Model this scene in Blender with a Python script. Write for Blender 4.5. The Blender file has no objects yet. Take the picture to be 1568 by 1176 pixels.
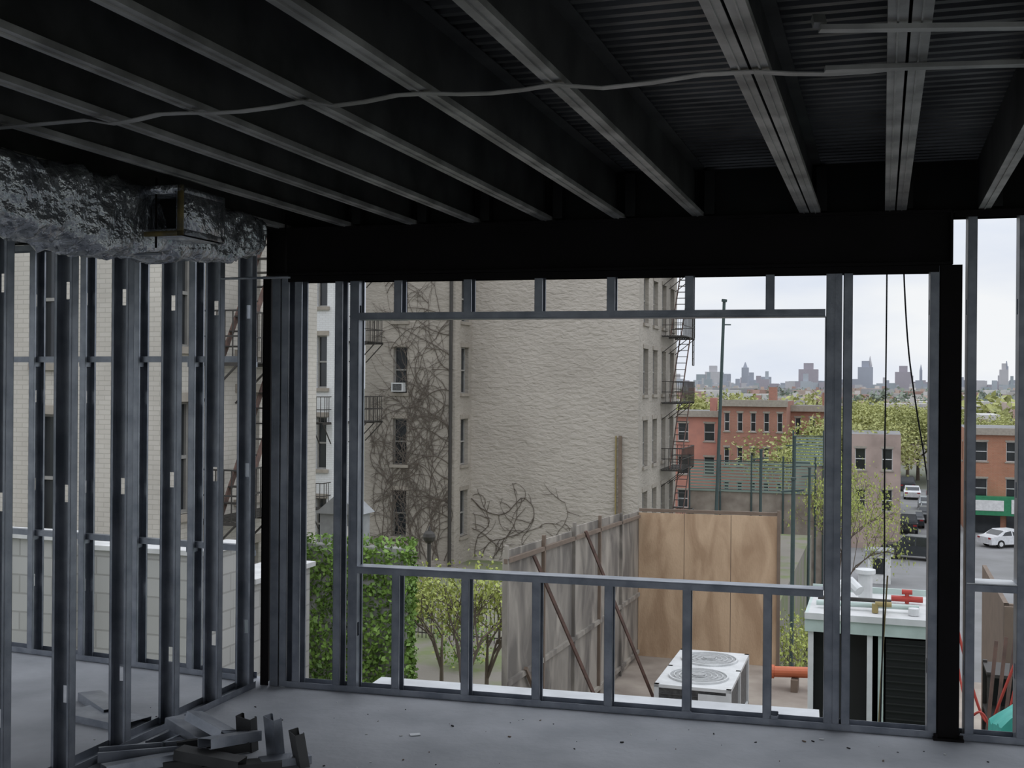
import bpy, math, random
from mathutils import Vector, noise, Euler
R=random.Random(7)
scene=bpy.context.scene
scene.view_settings.view_transform='Standard'

# ---------------------------------------------------------------- materials
def mat(name,c1,rough=.7,metal=0.,c2=None,scale=5.,bump=0.,bscale=40.,stretch=(1,1,1),spec=.5,detail=6,lo=.35,hi=.65,bdist=.02,dist=0.):
    m=bpy.data.materials.new(name); m.use_nodes=True
    nt=m.node_tree; N=nt.nodes; L=nt.links
    b=N['Principled BSDF']; b.inputs['Roughness'].default_value=rough; b.inputs['Metallic'].default_value=metal
    b.inputs['Specular IOR Level'].default_value=spec
    tc=N.new('ShaderNodeTexCoord'); mp=N.new('ShaderNodeMapping'); mp.inputs['Scale'].default_value=stretch
    L.new(tc.outputs['Object'],mp.inputs['Vector'])
    if c2 is None: c2=tuple(x*.82 for x in c1)
    n=N.new('ShaderNodeTexNoise'); n.inputs['Scale'].default_value=scale; n.inputs['Detail'].default_value=detail; n.inputs['Distortion'].default_value=dist
    L.new(mp.outputs[0],n.inputs['Vector'])
    r=N.new('ShaderNodeValToRGB'); r.color_ramp.elements[0].position=lo; r.color_ramp.elements[1].position=hi
    r.color_ramp.elements[0].color=(*c2,1); r.color_ramp.elements[1].color=(*c1,1)
    L.new(n.outputs[0],r.inputs[0]); L.new(r.outputs[0],b.inputs['Base Color'])
    if bump:
        n2=N.new('ShaderNodeTexNoise'); n2.inputs['Scale'].default_value=bscale; n2.inputs['Detail'].default_value=4
        L.new(mp.outputs[0],n2.inputs['Vector'])
        bp=N.new('ShaderNodeBump'); bp.inputs['Strength'].default_value=bump; bp.inputs['Distance'].default_value=bdist
        L.new(n2.outputs[0],bp.inputs['Height']); L.new(bp.outputs[0],b.inputs['Normal'])
    return m

def brickmat(name,c1,c2,mort,scale=1.,bw=.22,bh=.075,ms=.01,rough=.85,bump=.4,rot=0):
    m=bpy.data.materials.new(name); m.use_nodes=True
    nt=m.node_tree; N=nt.nodes; L=nt.links
    b=N['Principled BSDF']; b.inputs['Roughness'].default_value=rough
    tc=N.new('ShaderNodeTexCoord'); mp=N.new('ShaderNodeMapping'); mp.inputs['Rotation'].default_value=(0,0,rot)
    L.new(tc.outputs['Object'],mp.inputs['Vector'])
    sp=N.new('ShaderNodeSeparateXYZ'); L.new(mp.outputs[0],sp.inputs[0])
    ad=N.new('ShaderNodeMath'); ad.operation='ADD'; L.new(sp.outputs[0],ad.inputs[0]); L.new(sp.outputs[1],ad.inputs[1])
    cb=N.new('ShaderNodeCombineXYZ'); L.new(ad.outputs[0],cb.inputs[0]); L.new(sp.outputs[2],cb.inputs[1])
    br=N.new('ShaderNodeTexBrick'); br.inputs['Scale'].default_value=scale
    br.inputs['Brick Width'].default_value=bw; br.inputs['Row Height'].default_value=bh; br.inputs['Mortar Size'].default_value=ms
    br.inputs['Color1'].default_value=(*c1,1); br.inputs['Color2'].default_value=(*c2,1); br.inputs['Mortar'].default_value=(*mort,1)
    L.new(cb.outputs[0],br.inputs['Vector'])
    n=N.new('ShaderNodeTexNoise'); n.inputs['Scale'].default_value=.6; n.inputs['Detail'].default_value=6
    L.new(tc.outputs['Object'],n.inputs['Vector'])
    mr=N.new('ShaderNodeMapRange'); mr.inputs[1].default_value=.3; mr.inputs[2].default_value=.7; mr.inputs[3].default_value=.82; mr.inputs[4].default_value=1.08
    L.new(n.outputs[0],mr.inputs[0])
    mx=N.new('ShaderNodeMix'); mx.data_type='RGBA'; mx.blend_type='MULTIPLY'; mx.inputs[0].default_value=1
    L.new(br.outputs[0],mx.inputs[6]); L.new(mr.outputs[0],mx.inputs[7]); L.new(mx.outputs[2],b.inputs['Base Color'])
    bp=N.new('ShaderNodeBump'); bp.inputs['Strength'].default_value=bump; bp.inputs['Distance'].default_value=.015; bp.invert=True
    L.new(br.outputs['Fac'],bp.inputs['Height']); L.new(bp.outputs[0],b.inputs['Normal'])
    return m

def stucco(name,c1,c2,st=.8):
    m=bpy.data.materials.new(name); m.use_nodes=True
    nt=m.node_tree; N=nt.nodes; L=nt.links
    b=N['Principled BSDF']; b.inputs['Roughness'].default_value=.9; b.inputs['Specular IOR Level'].default_value=.2
    tc=N.new('ShaderNodeTexCoord')
    n=N.new('ShaderNodeTexNoise'); n.inputs['Scale'].default_value=.35; n.inputs['Detail'].default_value=8; n.inputs['Roughness'].default_value=.6
    L.new(tc.outputs['Object'],n.inputs['Vector'])
    r=N.new('ShaderNodeValToRGB'); r.color_ramp.elements[0].position=.35; r.color_ramp.elements[1].position=.6
    r.color_ramp.elements[0].color=(*c2,1); r.color_ramp.elements[1].color=(*c1,1)
    L.new(n.outputs[0],r.inputs[0]); L.new(r.outputs[0],b.inputs['Base Color'])
    mp=N.new('ShaderNodeMapping'); mp.inputs['Scale'].default_value=(2.0,2.0,4.6); L.new(tc.outputs['Object'],mp.inputs['Vector'])
    n2=N.new('ShaderNodeTexNoise'); n2.inputs['Scale'].default_value=1.7; n2.inputs['Detail'].default_value=4; n2.inputs['Distortion'].default_value=.4
    L.new(mp.outputs[0],n2.inputs['Vector'])
    bp=N.new('ShaderNodeBump'); bp.inputs['Strength'].default_value=st; bp.inputs['Distance'].default_value=.08
    L.new(n2.outputs[0],bp.inputs['Height']); L.new(bp.outputs[0],b.inputs['Normal'])
    return m

galv=mat('galvanized_steel',(.34,.36,.40),.42,.7,c2=(.22,.24,.275),scale=9,bump=.05,bscale=60)
galvj=mat('joist_steel',(.48,.47,.46),.5,.5,c2=(.22,.215,.21),scale=5,bump=.08,bscale=30)
joist_shade=mat('joist_steel_shaded',(.10,.10,.10),.6,.4,c2=(.05,.05,.05),scale=4)  # joist steel with ceiling shade painted into its colour; reused on some offcuts
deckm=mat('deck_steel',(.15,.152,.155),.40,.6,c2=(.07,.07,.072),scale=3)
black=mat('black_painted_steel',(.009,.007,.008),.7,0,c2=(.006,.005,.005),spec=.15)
rim_m=mat('rim_steel',(.03,.03,.03),.7,.2,spec=.2)
conc=mat('concrete_floor',(.50,.515,.55),.75,0,c2=(.33,.345,.375),scale=2.2,bump=.15,bscale=25,detail=10,lo=.3,hi=.7)
white=mat('plain_white',(.85,.87,.89),.6,0)  # plain white shared by ledge, sill sheet, pavers and scrap
foil=mat('foil_insulation',(.68,.70,.73),.24,.8,c2=(.40,.42,.46),scale=9,bump=1.0,bscale=16,bdist=.045)
yellow=mat('yellow_tape',(.20,.15,.05),.6,c2=(.10,.085,.05),scale=20)
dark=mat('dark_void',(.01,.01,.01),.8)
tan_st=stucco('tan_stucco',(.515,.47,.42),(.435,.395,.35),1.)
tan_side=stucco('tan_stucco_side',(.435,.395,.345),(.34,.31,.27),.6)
GR=math.atan2(.3083,.9513)
tan_br=brickmat('tan_painted_brick',(.58,.545,.49),(.54,.505,.45),(.46,.43,.38),bw=.25,bh=.085,ms=.008,rot=GR)
white_wall=brickmat('white_painted_brick',(.76,.77,.77),(.73,.74,.74),(.66,.66,.66),rot=GR)
redbr=brickmat('red_brick',(.42,.17,.12),(.35,.14,.10),(.35,.26,.2),rot=GR)
coral=mat('coral_stucco',(.53,.24,.18),.85,0,c2=(.43,.20,.16),scale=1)
orangebr=brickmat('orange_brick',(.48,.20,.12),(.42,.17,.10),(.4,.28,.2),rot=GR)
pink=mat('pink_stucco',(.44,.34,.30),.9,0,c2=(.32,.25,.22),scale=.8)
block=brickmat('concrete_block',(.45,.445,.43),(.40,.395,.38),(.32,.315,.30),bw=.42,bh=.2,ms=.010,rot=GR,bump=.5)
capm=mat('coping_stone',(.64,.64,.635),.8)
glass=mat('dark_window_glass',(.035,.04,.045),.12,0,c2=(.02,.022,.025),scale=.7,spec=.6)
frame=mat('window_frame_paint',(.34,.33,.31),.6)
stone=mat('stone_sill',(.37,.33,.28),.8)
iron=mat('fire_escape_iron',(.05,.045,.04),.6)
rust=mat('rusty_steel',(.17,.10,.08),.8,0,c2=(.10,.065,.055),scale=8)
ply=mat('tan_plywood',(.58,.42,.28),.85,0,c2=(.40,.27,.17),scale=1.5,stretch=(1.8,1.8,.6),detail=12,lo=.36,hi=.62,dist=.9,bump=.3,bscale=30)
greyply=mat('weathered_plywood',(.37,.335,.29),.9,0,c2=(.15,.135,.12),scale=1.6,stretch=(1.5,1.5,.6),detail=12,lo=.36,hi=.62,dist=.8)
timber=mat('timber',(.20,.15,.115),.85)
roofm=mat('low_roof',(.38,.33,.28),.9,0,c2=(.24,.20,.17),scale=1.5)
grass=mat('yard_ground',(.17,.20,.09),.95,0,c2=(.23,.21,.18),scale=.7,bump=.5,bscale=6,lo=.46,hi=.62)
asphalt=mat('asphalt',(.25,.25,.255),.9,0,c2=(.19,.19,.19),scale=.3)
farg=mat('far_ground',(.17,.19,.13),.95,0,c2=(.17,.165,.15),scale=.02)
ivy=mat('ivy_leaf',(.22,.36,.07),.6,0,c2=(.08,.15,.035),scale=3.5,lo=.3,hi=.62)
spring=mat('spring_leaf',(.47,.52,.14),.7,0,c2=(.30,.35,.09),scale=2.,lo=.3,hi=.65)
olive=mat('olive_leaf',(.44,.45,.17),.8,0,c2=(.28,.30,.12),scale=.35,lo=.3,hi=.65)
bark=mat('bark',(.15,.12,.095),.95)
vine_m=mat('vine_stem',(.14,.115,.095),.95)
acw=mat('hvac_white_paint',(.70,.71,.71),.5)
acg=mat('hvac_coil_grey',(.12,.12,.12),.6,0,c2=(.06,.06,.06),scale=20)
acf=mat('hvac_fan_grille',(.42,.43,.43),.6,0,c2=(.30,.30,.30),scale=20)
teal=mat('pale_green_metal',(.50,.60,.56),.5)
meshm=mat('black_mesh',(.012,.014,.013),.7)
pipe_o=mat('orange_pipe',(.60,.16,.07),.5)
red_p=mat('red_paint',(.45,.05,.035),.5)
cablek=mat('cable_black',(.01,.01,.01),.6)
cabley=mat('cable_yellow',(.32,.25,.10),.6)
greenscreen=mat('green_windscreen',(.27,.34,.30),.8,0,c2=(.22,.28,.25),scale=1.)
poleg=mat('pole_green',(.055,.085,.085),.6)
shing=mat('grey_shingle',(.32,.33,.34),.9)
tarp=mat('teal_tarp',(.05,.40,.34),.5)
sign_g=mat('green_awning',(.03,.24,.11),.6)
sign_w=mat('sign_white',(.8,.8,.8),.6)
cars=[mat('car_dark',(.05,.055,.06),.3,.3),mat('car_white',(.75,.76,.78),.3),mat('car_silver',(.35,.38,.40),.3,.4),mat('car_red',(.35,.03,.03),.3)]
tire=mat('tire',(.015,.015,.015),.8)
haze=[mat('hazed_building_%d'%i,c,.95,0,c2=tuple(x*.93 for x in c),scale=.05) for i,c in enumerate([(.38,.40,.46),(.45,.48,.52),(.52,.51,.53),(.40,.37,.41),(.36,.40,.43)])]  # distance haze mixed into these base colours
mid=[mat('mid_building_%d'%i,c,.95,0,scale=.05) for i,c in enumerate([(.50,.48,.46),(.42,.28,.24),(.62,.61,.59),(.36,.36,.37),(.52,.42,.36)])]
trf=mat('far_trees',(.27,.31,.24),.95,0,c2=(.20,.24,.20),scale=.1)

# ---------------------------------------------------------------- builder
class MB:
    def __init__(s): s.v=[];s.f=[];s.m=[];s.mats=[]
    def mi(s,m):
        if m not in s.mats: s.mats.append(m)
        return s.mats.index(m)
    def add(s,vs,fs,m):
        o=len(s.v); s.v+= [tuple(v) for v in vs]; k=s.mi(m)
        for f in fs: s.f.append(tuple(i+o for i in f)); s.m.append(k)
    def hexa(s,p,m):
        s.add(p,[(0,3,2,1),(4,5,6,7),(0,1,5,4),(1,2,6,5),(2,3,7,6),(3,0,4,7)],m)
    def box(s,c,size,m,rot=0,tilt=None):
        hx,hy,hz=[k/2 for k in size]; P=[]
        ca,sa=math.cos(rot),math.sin(rot)
        for z in(-hz,hz):
            for x,y in((-hx,-hy),(hx,-hy),(hx,hy),(-hx,hy)):
                v=Vector((x,y,z))
                if tilt: v.rotate(tilt)
                P.append((c[0]+v.x*ca-v.y*sa,c[1]+v.x*sa+v.y*ca,c[2]+v.z))
        s.hexa(P,m)
    def bar(s,p0,p1,w,h,m):
        p0=Vector(p0);p1=Vector(p1);d=(p1-p0).normalized()
        up=Vector((0,0,1)) if abs(d.z)<.95 else Vector((.9513,-.3083,0))
        a=d.cross(up).normalized(); b=a.cross(d).normalized()
        a*=w/2;b*=h/2
        s.hexa([p0-a-b,p0+a-b,p1+a-b,p1-a-b,p0-a+b,p0+a+b,p1+a+b,p1-a+b],m)
    def cyl(s,p0,p1,r,m,n=10,r1=None,caps=True):
        p0=Vector(p0);p1=Vector(p1);d=(p1-p0).normalized()
        up=Vector((0,0,1)) if abs(d.z)<.9 else Vector((1,0,0))
        a=d.cross(up).normalized(); b=a.cross(d).normalized()
        if r1 is None:r1=r
        vs=[];
        for p,rr in((p0,r),(p1,r1)):
            for i in range(n):
                t=2*math.pi*i/n; vs.append(p+a*rr*math.cos(t)+b*rr*math.sin(t))
        fs=[(i,(i+1)%n,n+(i+1)%n,n+i) for i in range(n)]
        if caps: fs+=[tuple(range(n-1,-1,-1)),tuple(range(n,2*n))]
        s.add(vs,fs,m)
    def leaf(s,c,size,m,rr=R):
        n=Vector((rr.gauss(0,1),rr.gauss(0,1),rr.gauss(0,1)+.4)).normalized()
        a=n.orthogonal().normalized(); b=n.cross(a); t=rr.random()*6.28
        u=(a*math.cos(t)+b*math.sin(t))*size; w=(b*math.cos(t)-a*math.sin(t))*size*.6
        c=Vector(c); s.add([c-u,c-w,c+u,c+w],[(0,1,2,3)],m)
    def build(s,name,smooth=False,bevel=0):
        me=bpy.data.meshes.new(name); me.from_pydata(s.v,[],s.f)
        for m in s.mats: me.materials.append(m)
        me.polygons.foreach_set('material_index',s.m)
        if smooth: me.polygons.foreach_set('use_smooth',[True]*len(s.f))
        me.update(); o=bpy.data.objects.new(name,me); scene.collection.objects.link(o)
        if bevel:
            b=o.modifiers.new('bevel','BEVEL'); b.width=bevel; b.segments=2; b.limit_method='ANGLE'
        return o

# ---------------------------------------------------------------- frames
H=1.7
D=Vector((.3083,.9513,0)); E=Vector((.9513,-.3083,0)); GA=-GR
def G(a,b,z=0):
    v=E*a+D*b; return Vector((v.x,v.y,z))
Y0=6.10; WE=Vector((.9693,-.2460,0)); WN=Vector((.2460,.9693,0)); WA=math.atan2(-.2460,.9693)
def W(s,n=0,z=0): return Vector((0,Y0,0))+WE*s+WN*n+Vector((0,0,z))

T=.0022
def cstud(mb,p,e,n,z0,z1,m=galv,w=.092,fl=.042,lip=.013,holes=(),flip=1,hw=.034,hh=.075):
    e=e*flip
    def bx(e0,e1,n0,n1,a,b):
        P=[]
        for z in(a,b):
            for x,y in((e0,n0),(e1,n0),(e1,n1),(e0,n1)):
                q=p+e*x+n*y; P.append((q.x,q.y,z))
        mb.hexa(P,m)
    zs=[z0]
    for h in sorted(holes):
        if z0+.05<h-hh/2 and h+hh/2<z1-.05:
            bx(0,T,-w/2,w/2,zs[-1],h-hh/2)
            bx(0,T,-w/2,-hw/2,h-hh/2,h+hh/2); bx(0,T,hw/2,w/2,h-hh/2,h+hh/2)
            zs.append(h+hh/2)
    bx(0,T,-w/2,w/2,zs[-1],z1)
    for sg in(-1,1):
        a,b=sorted((sg*w/2,sg*(w/2-T))); bx(0,fl,a,b,z0,z1)
        a,b=sorted((sg*w/2,sg*(w/2-lip))); bx(fl-T,fl,a,b,z0,z1)
def track(mb,p0,p1,z,up=1,w=.096,fl=.034,m=galv):
    p0=Vector(p0);p1=Vector(p1);d=(p1-p0).normalized(); n=Vector((-d.y,d.x,0))
    def bx(n0,n1,a,b):
        P=[]
        for zz in sorted((a,b)):
            for q,nn in((p0,n0),(p1,n0),(p1,n1),(p0,n1)):
                r=q+n*nn; P.append((r.x,r.y,zz))
        mb.hexa(P,m)
    bx(-w/2,w/2,z,z+T*up); bx(-w/2,-w/2+T,z,z+fl*up); bx(w/2-T,w/2,z,z+fl*up)
HO=(.34,1.21,2.09)

# ---------------------------------------------------------------- room shell
def slab(name,pts,z0,z1,m):
    mb=MB(); n=len(pts)
    vs=[(x,y,z0) for x,y in pts]+[(x,y,z1) for x,y in pts]
    fs=[tuple(range(n-1,-1,-1)),tuple(range(n,2*n))]+[(i,(i+1)%n,n+(i+1)%n,n+i) for i in range(n)]
    mb.add(vs,fs,m); return mb.build(name)
fr=W(4.6,.12); fl=W(-1.45,.12); A2=Vector((-5.2,8.20,0))
slab('floor',[(-7.2,-4.),(3.0,-5.),(fr.x,fr.y),(fl.x,fl.y),(A2.x,A2.y)],-.35,0,conc)
mb=MB()
P=[]
for z in(-.30,.004):
    for s,n in((-.84,.06),(1.60,.06),(1.60,.30),(-.84,.30)):
        q=W(s,n,z); P.append(q)
mb.hexa(P,white); mb.build('trim_1')

mb=MB(); pitch=.075
b0,b1=-4.0,5.98
prof=[]; b=b0
while b<b1: prof+=[(b,2.81),(b+.028,2.81),(b+.038,2.828),(b+.066,2.828)]; b+=pitch
a0,a1=-7.5,5.5
vs=[];fs=[]
for (b,z) in prof:
    vs.append(G(a0,b,z)); vs.append(G(a1,b,z))
for i in range(len(prof)-1): fs.append((2*i,2*i+2,2*i+3,2*i+1))
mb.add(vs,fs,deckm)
mb.box(G(-1,1,2.93),(13,9.9,.14),conc,GA)
mb.build('ceiling')

jm=MB()
def joist(a,bfront,dbl=False,fw=.06,m=galvj):
    L0=-3.8
    def bx(a0,a1,z0,z1,m):
        jm.hexa([G(a0,L0,z0),G(a1,L0,z0),G(a1,bfront,z0),G(a0,bfront,z0),G(a0,L0,z1),G(a1,L0,z1),G(a1,bfront,z1),G(a0,bfront,z1)],m)
    def one(x,sg):
        def q(u0,u1,z0,z1,m=galvj):
            u0,u1=sorted((x+sg*u0,x+sg*u1)); bx(u0,u1,z0,z1,m)
        q(0,.003,2.563,2.805,joist_shade); q(0,fw,2.56,2.563); q(0,fw,2.805,2.809,joist_shade); q(fw-.003,fw,2.563,2.58)
        q(fw*.45,fw*.55,2.555,2.56)
    if dbl: one(a+.004,1); one(a-.004,-1)
    else: one(a-fw/2,1)
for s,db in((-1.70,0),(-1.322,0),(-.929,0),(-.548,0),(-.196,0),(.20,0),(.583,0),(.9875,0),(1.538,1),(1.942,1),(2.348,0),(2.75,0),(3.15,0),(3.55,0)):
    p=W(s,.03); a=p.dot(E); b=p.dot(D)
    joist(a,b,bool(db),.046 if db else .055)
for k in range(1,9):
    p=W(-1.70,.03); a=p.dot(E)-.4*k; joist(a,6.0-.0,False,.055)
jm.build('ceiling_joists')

mb=MB()
for s0,s1 in((-1.6,4.5),):
    mb.hexa([W(s0,.04,2.557),W(s1,.04,2.557),W(s1,.05,2.557),W(s0,.05,2.557),W(s0,.04,2.90),W(s1,.04,2.90),W(s1,.05,2.90),W(s0,.05,2.90)],rim_m)
B1=Vector((-1.47,6.52,0)); A1=Vector((-5.1,8.02,0))
mb.bar((B1.x,B1.y,2.72),(A1.x,A1.y,2.72),.02,.34,rim_m)
for s in(-.929,-.548,-.196,.20,.583,.9875,1.538,1.942,2.348): mb.box(W(s+.05,-.02,2.68),(.05,.06,.22),rim_m,WA)
mb.build('rim_track')

mb=MB()
pts=[(-3.2,4.28),(-1.395,3.735),(-1.05,3.63),(-.64,3.47),(-.25,3.36),(.113,3.25),(.65,3.10),(1.05,3.045),(2.6,2.62)]
for i in range(len(pts)-1):
    n=4
    for k in range(n):
        t0,t1=k/n,(k+1)/n
        sag=lambda t:2.552-.012*math.sin(math.pi*t)-(.01*math.sin(2*math.pi*t) if i%2 else 0)
        q0=(pts[i][0]*(1-t0)+pts[i+1][0]*t0,pts[i][1]*(1-t0)+pts[i+1][1]*t0,sag(t0))
        q1=(pts[i][0]*(1-t1)+pts[i+1][0]*t1,pts[i][1]*(1-t1)+pts[i+1][1]*t1,sag(t1))
        mb.bar(q0,q1,.035,.003,galvj)
mb.build('bridging_strap')
mb=MB()
mb.bar((.72,2.70,2.545),(1.9,2.62,2.545),.03,.012,galvj); mb.bar((.72,2.70,2.57),(.72,2.715,2.56),.03,.03,galvj)
mb.bar((.82,3.02,2.538),(2.3,2.80,2.538),.03,.012,galvj)
mb.build('bridging_channel')

# ---------------------------------------------------------------- steel frame
mb=MB()
def wbox(mb,s0,s1,n0,n1,z0,z1,m):
    mb.hexa([W(s0,n0,z0),W(s1,n0,z0),W(s1,n1,z0),W(s0,n1,z0),W(s0,n0,z1),W(s1,n0,z1),W(s1,n1,z1),W(s0,n1,z1)],m)
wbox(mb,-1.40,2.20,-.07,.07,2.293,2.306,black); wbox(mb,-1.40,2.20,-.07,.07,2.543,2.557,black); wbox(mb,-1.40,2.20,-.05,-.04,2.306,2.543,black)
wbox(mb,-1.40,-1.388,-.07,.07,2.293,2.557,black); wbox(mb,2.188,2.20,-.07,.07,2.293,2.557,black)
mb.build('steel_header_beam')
for s in(2.195,):
    mb=MB()
    wbox(mb,s-.05,s+.05,-.05,-.042,0.012,2.292,black); wbox(mb,s-.05,s+.05,.042,.05,0.012,2.292,black); wbox(mb,s-.006,s+.006,-.042,.042,0.012,2.292,black)
    wbox(mb,s-.05,s-.044,-.05,.05,0.012,2.292,black)
    wbox(mb,s-.07,s+.07,-.08,.08,.0,.012,black)
    for a in(-.058,.058):
        q=W(s+a,-.065,.0); mb.cyl((q.x,q.y,.012),(q.x,q.y,.03),.01,black,6)
    mb.build('steel_column')
mb=MB()
for s,f in((-1.375,1),(-1.325,-1),(-1.318,1)): cstud(mb,W(s),WE,WN,.003,2.29,flip=f)
wbox(mb,-1.43,-1.385,-.05,-.04,.003,2.292,black); wbox(mb,-1.43,-1.42,-.05,.05,.003,2.292,black)
mb.build('stud_post')

# ---------------------------------------------------------------- front stud wall
mb=MB()
track(mb,W(-1.28),W(2.14),.0005,1); track(mb,W(-1.28),W(2.14),2.292,-1,m=black)
track(mb,W(2.25),W(4.4),.0005,1); track(mb,W(2.21),W(4.4),2.556,-1,m=black)
for s,f in((-1.24,1),(-.998,1),(-.90,1),(-.868,-1),(1.615,1),(1.69,-1),(1.74,-1),(2.10,1)):
    cstud(mb,W(s),WE,WN,.003,2.29,holes=HO,flip=f)
for s,f in((2.27,1),(2.50,1),(2.90,1),(3.3,1),(3.7,1),(4.1,1)):
    cstud(mb,W(s),WE,WN,.003,2.554,holes=HO,flip=f)
for s in(-.634,-.24,.15,.535,.938,1.34):
    cstud(mb,W(s-.02),WE,WN,.003,.675,holes=(.34,))
    cstud(mb,W(s-.02),WE,WN,2.065,2.29)
cstud(mb,W(1.355),WE,WN,.003,.05)
for s in(-.634,.15,.938): wbox(mb,s-.02,s+.03,-.05,-.047,.003,.04,galv)
track(mb,W(2.28),W(2.50),.755,-1)
wbox(mb,2.275,2.50,-.05,.10,.757,.762,white)  # white sheet paints the light reflection on the sill top
mb.build('wall_front')
mb=MB()
track(mb,W(-.865),W(1.61),.69,-1,w=.10); wbox(mb,-.865,1.612,-.05,.05,.690,.694,galv)
track(mb,W(-.865),W(1.61),2.05,1,w=.10); wbox(mb,-.865,1.612,-.05,.05,2.046,2.05,galv)
wbox(mb,-.868,-.864,-.05,.05,.694,2.046,galv); wbox(mb,1.610,1.614,-.05,.05,.694,2.046,galv)
mb.build('window_1')

mb=MB()
e=(A1-B1).normalized(); n=Vector((-e.y,e.x,0)); Ln=(A1-B1).length
track(mb,B1,A1,.0005,1); track(mb,B1,A1,2.54,-1)
k=0; t=.02
while t<Ln:
    p=B1+e*t; cstud(mb,p,e,n,.003,2.538,holes=(.45,1.05,1.6,2.2),flip=-1 if k else 1,hw=.03); t+=.405;k+=1
for z in(.75,1.83):
    mb.bar((B1.x,B1.y,z),(A1.x,A1.y,z),.04,.035,galv)
    t=.02
    while t<Ln:
        p=B1+e*t; mb.box((p.x,p.y,z-.03),(.04,.06,.03),galv,math.atan2(e.y,e.x)); t+=.405
mb.build('wall_left_exterior')
mb=MB()
C0=Vector((-1.46,6.38,0))
track(mb,C0,C0-D*4.8,.0005,1); track(mb,C0,C0-D*4.8,2.552,-1)
for i in range(13):
    t=max(.02,-.045+.385*i)
    cstud(mb,C0-D*t,-D,E,.003,2.55,holes=HO,flip=1)
mb.build('wall_left')

mb=MB(); mb.box((0,-4.6,1.2),(3.0,.12,2.4),capm,0); mb.build('wall_back')

# ---------------------------------------------------------------- duct
mb=MB()
path=[(-2.40,2.6,2.40,.15,.14),(-2.15,3.4,2.40,.15,.14),(-1.90,4.2,2.395,.15,.14),(-1.72,4.75,2.385,.15,.15),(-1.58,5.2,2.40,.14,.14),(-1.46,5.6,2.42,.11,.115),(-1.37,5.88,2.45,.09,.085),(-1.35,5.96,2.45,.08,.08)]
NS=36
def samp(t):
    x=t*(len(path)-1); i=min(int(x),len(path)-2); f=x-i
    return [path[i][k]*(1-f)+path[i+1][k]*f for k in range(5)]
NR=170
for r in range(NR+1):
    x,y,z,hw,hh=samp(r/NR)
    for i in range(NS):
        a=2*math.pi*i/NS
        ca,sa=math.cos(a),math.sin(a)
        u=math.copysign(abs(ca)**.5,ca)*hw; w=math.copysign(abs(sa)**.5,sa)*hh
        q=Vector((x,y,z))+E*u+Vector((0,0,w))
        dn=noise.noise(q*6)*.03+abs(noise.noise(q*15))*.045+noise.noise(q*38)*.014
        qq=q+ (E*ca+Vector((0,0,sa)))*dn
        qq.z=min(qq.z,2.545); mb.v.append(tuple(qq))
k=mb.mi(foil)
for r in range(NR):
    for i in range(NS):
        mb.f.append((r*NS+i,r*NS+(i+1)%NS,(r+1)*NS+(i+1)%NS,(r+1)*NS+i)); mb.m.append(k)
mb.f.append(tuple(NR*NS+i for i in range(NS))); mb.m.append(k)
c=Vector((-1.48,4.95,2.41))
def cb(a0,a1,b0,b1_,z0,z1,m):
    P=[]
    for z in(z0,z1):
        for a,b in((a0,b0),(a1,b0),(a1,b1_),(a0,b1_)):
            q=c+E*a+D*b; P.append((q.x,q.y,c.z+z))
    mb.hexa(P,m)
cb(-.17,.17,-.17,.15,.075,.10,foil); cb(-.17,.17,-.17,.15,-.10,-.075,foil)
cb(-.17,-.14,-.17,.15,-.10,.10,foil); cb(.14,.17,-.17,.15,-.10,.10,foil)
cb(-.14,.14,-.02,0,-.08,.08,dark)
cb(-.175,.175,-.178,-.168,-.105,-.085,yellow); cb(-.175,.175,-.178,-.168,.08,.105,foil)
cb(-.175,-.145,-.178,-.168,-.105,.105,foil); cb(.15,.175,-.178,-.168,-.105,.105,yellow)
for (x,y) in((-2.03,3.85),(-1.36,5.88),(-1.70,4.85)):
    mb.cyl((x+.2,y-.05,2.26),(x+.2,y-.05,2.555),.005,black,6)
    mb.bar((x-.15,y+.06,2.235),(x+.22,y-.06,2.235),.03,.01,galv)
mb.build('foil_wrapped_duct',smooth=True)

# ---------------------------------------------------------------- debris
mb=MB(); rr=random.Random(3)
def offcut(x,y,z,L,yaw,pitch,roll,w=.092,fl=.042,m=galv):
    eu=Euler((roll,pitch,yaw))
    def bx(c,s):
        P=[]
        for zz in(-.5,.5):
            for xx,yy in((-.5,-.5),(.5,-.5),(.5,.5),(-.5,.5)):
                v=Vector((c[0]+xx*s[0],c[1]+yy*s[1],c[2]+zz*s[2])); v.rotate(eu); P.append((x+v.x,y+v.y,max(.001,z+v.z)))
        mb.hexa(P,m)
    bx((0,0,0),(L,w,.002)); bx((0,w/2,fl/2),(L,.002,fl)); bx((0,-w/2,fl/2),(L,.002,fl))
    bx((0,w/2-.006,fl),(L,.012,.002)); bx((0,-w/2+.006,fl),(L,.012,.002))
items=[(-1.65,5.12,.02,.36,.3,.0,0),(-1.55,5.18,.03,.36,-.5,.0,3.1),(-1.46,5.30,.09,.36,-.75,.12,3.1),(-1.33,5.15,.04,.32,.2,-.1,.4),(-1.46,5.05,.03,.40,.1,0,3.1),
 (-1.56,5.33,.02,.30,1.2,0,0),(-1.37,5.26,.14,.24,-.6,.2,2.9),(-1.22,5.25,.08,.16,1.3,1.45,.3),(-1.08,5.16,.09,.19,.9,1.45,.2),(-1.0,5.1,.03,.22,.4,0,3.1),
 (-1.17,5.02,.03,.34,.2,0,3.1),(-1.64,5.22,.02,.3,.9,0,3.1),(-.95,5.06,.07,.16,.5,1.4,0),(-1.60,5.0,.05,.34,.6,0,3.0),(-1.3,4.98,.08,.3,-.2,.1,3.1),(-1.25,5.12,.12,.28,.9,.1,3.0)]
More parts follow.
